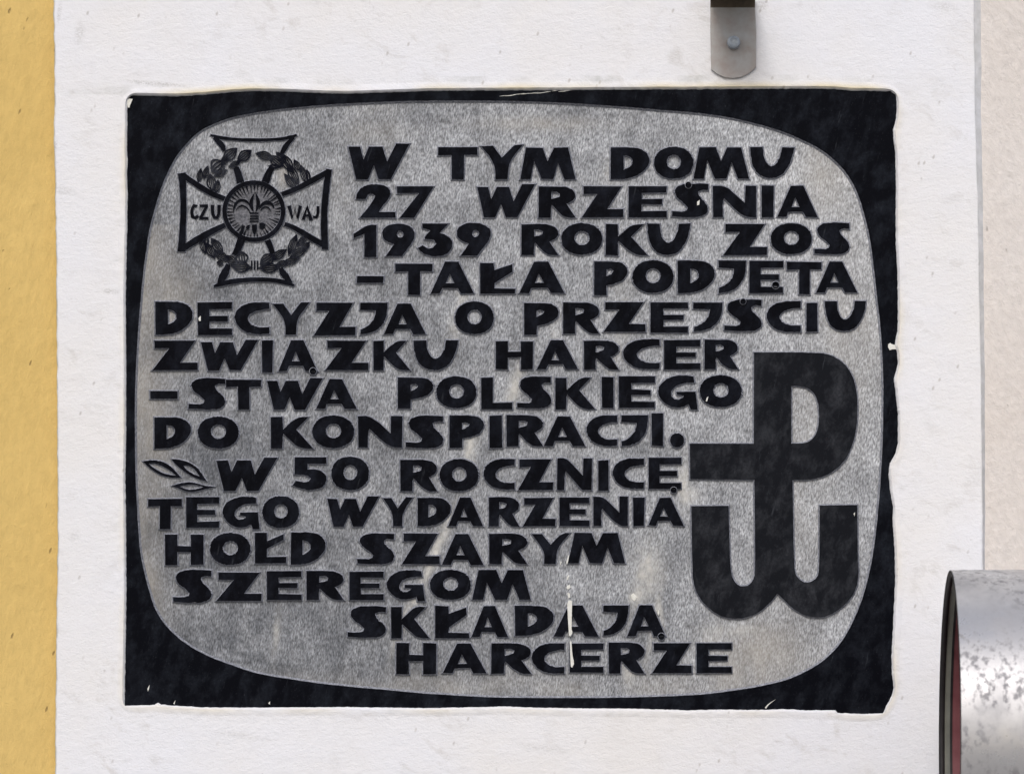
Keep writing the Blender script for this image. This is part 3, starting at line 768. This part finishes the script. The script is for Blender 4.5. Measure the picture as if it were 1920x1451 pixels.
# ---------------------------------------------------------------- steel strap with its bolt above the plaque
strap = link(bpy.data.objects.new('steel_strap', None)); strap.location = W(1374, 60, .006)
bpy.context.view_layer.update()
tag(strap, 'grey galvanised steel strap with round end bolted to the white plaster above the plaque', 'bracket')
def strap_mesh():
    # outline of the flat leg, extruded; the top bends out towards the viewer
    prof = [(1331.5, 17), (1331.5, 60), (1333, 133), (1345, 142), (1358, 147.5), (1374, 149.5), (1390, 147), (1404, 140), (1417, 129), (1417.5, 60), (1415, 17)]
    n = len(prof); hb, hf = .0063, .0098
    V = [W(x, y, hf) for x, y in prof] + [W(x, y, hb) for x, y in prof]
    F = [tuple(range(n))]
    F = [tuple(range(n))]
    for i in range(n - 1): F.append((i, n + i, n + i + 1, i + 1))
    F.append(tuple(range(2 * n - 1, n - 1, -1)))
    # bent arm: quarter bend then a flat arm running outwards
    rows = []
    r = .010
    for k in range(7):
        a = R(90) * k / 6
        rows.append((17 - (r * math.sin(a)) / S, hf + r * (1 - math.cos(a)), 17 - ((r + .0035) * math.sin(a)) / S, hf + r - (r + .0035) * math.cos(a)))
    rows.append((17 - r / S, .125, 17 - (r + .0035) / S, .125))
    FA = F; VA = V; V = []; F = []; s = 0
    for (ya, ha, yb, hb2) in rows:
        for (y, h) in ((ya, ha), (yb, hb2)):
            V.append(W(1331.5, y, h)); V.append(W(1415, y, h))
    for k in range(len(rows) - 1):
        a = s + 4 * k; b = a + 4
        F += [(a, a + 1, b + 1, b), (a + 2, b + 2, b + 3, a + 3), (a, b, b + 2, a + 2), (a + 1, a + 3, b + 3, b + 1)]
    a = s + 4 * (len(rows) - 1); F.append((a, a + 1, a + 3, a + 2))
    arm = mesh('strap_bend', V, F, [M_BEND_SHADE]); arm.parent = strap; arm.matrix_parent_inverse = strap.matrix_world.inverted()
    o = mesh('strap_plate', VA, FA, [M_STRAP])
    bm = o.modifiers.new('edge', 'BEVEL'); bm.width = .0006; bm.segments = 2; bm.limit_method = 'ANGLE'
    o.parent = strap; o.matrix_parent_inverse = strap.matrix_world.inverted()
    # bolt: washer and low domed hexagonal head
    def ring_obj(name, prof, n, m, cx=1374.5, cy=83.5):
        V = []; F = []
        for rr, h in prof:
            for k in range(n):
                a = 2 * math.pi * (k + .25) / n
                V.append(W(cx + rr * math.cos(a), cy - rr * math.sin(a), h))
        for p in range(len(prof) - 1):
            for k in range(n):
                j = (k + 1) % n
                F.append((p * n + k, p * n + j, (p + 1) * n + j, (p + 1) * n + k))
        F.append(tuple((len(prof) - 1) * n + k for k in range(n)))
        o = mesh(name, V, F, [m]); o.parent = strap; o.matrix_parent_inverse = strap.matrix_world.inverted(); return o
    ring_obj('washer', [(13.5, .0097), (13.5, .0106), (12.8, .0110), (5, .0110)], 24, M_STRAP)
    ring_obj('bolt_head', [(12.2, .0105), (12.2, .0185), (11.2, .0202), (8, .0208), (5, .0204)], 12, M_BOLT)
strap_mesh()

# ---------------------------------------------------------------- galvanised duct lower right, in front of the wall
def duct():
    root = link(bpy.data.objects.new('metal_duct', None))
    r = .1685; cx, cy, cz = .438, -(.105 + r), ZC - .2024 - r
    root.location = (cx, cy, cz - r)
    bpy.context.view_layer.update()
    tag(root, 'round galvanised metal duct with open dark end beside the plaque, lower right', 'duct')
    inv = root.matrix_world.inverted(); n = 96
    def lathe(name, prof, m, closed=False):
        V = []; F = []
        for x, rr in prof:
            for k in range(n):
                a = 2 * math.pi * k / n
                V.append((cx + x, cy + rr * math.cos(a), cz + rr * math.sin(a)))
        P = len(prof)
        for p in range(P if closed else P - 1):
            q = (p + 1) % P
            for k in range(n):
                j = (k + 1) % n
                F.append((p * n + k, p * n + j, q * n + j, q * n + k))
        o = mesh(name, V, F, [m], smooth=True)
        o.parent = root; o.matrix_parent_inverse = inv
        return o
    t = .0012
    lathe('duct_shell', [(0, r - t), (0, r - .0002), (.0004, r), (.30, r + .001), (.305, r + .003), (.31, r + .001), (.9, r), (.9, r - t), (.0255, r - t)][::-1] , M_METAL)
    lathe('dark_seal', [(-.0006, r - .0006), (-.0006, r - .004), (.005, r - .005), (.005, r - t)], M_RUB)
    lathe('grey_sleeve', [(.004, r - .0035), (.0105, r - .0038), (.0105, r - .006)], M_OLIVE)
    lathe('dark_gasket', [(.0105, r - .006), (.013, r - .006)], M_RUB)
    lathe('pink_liner', [(.013, r - .0055), (.5, r - .0055)], M_RED)
duct()
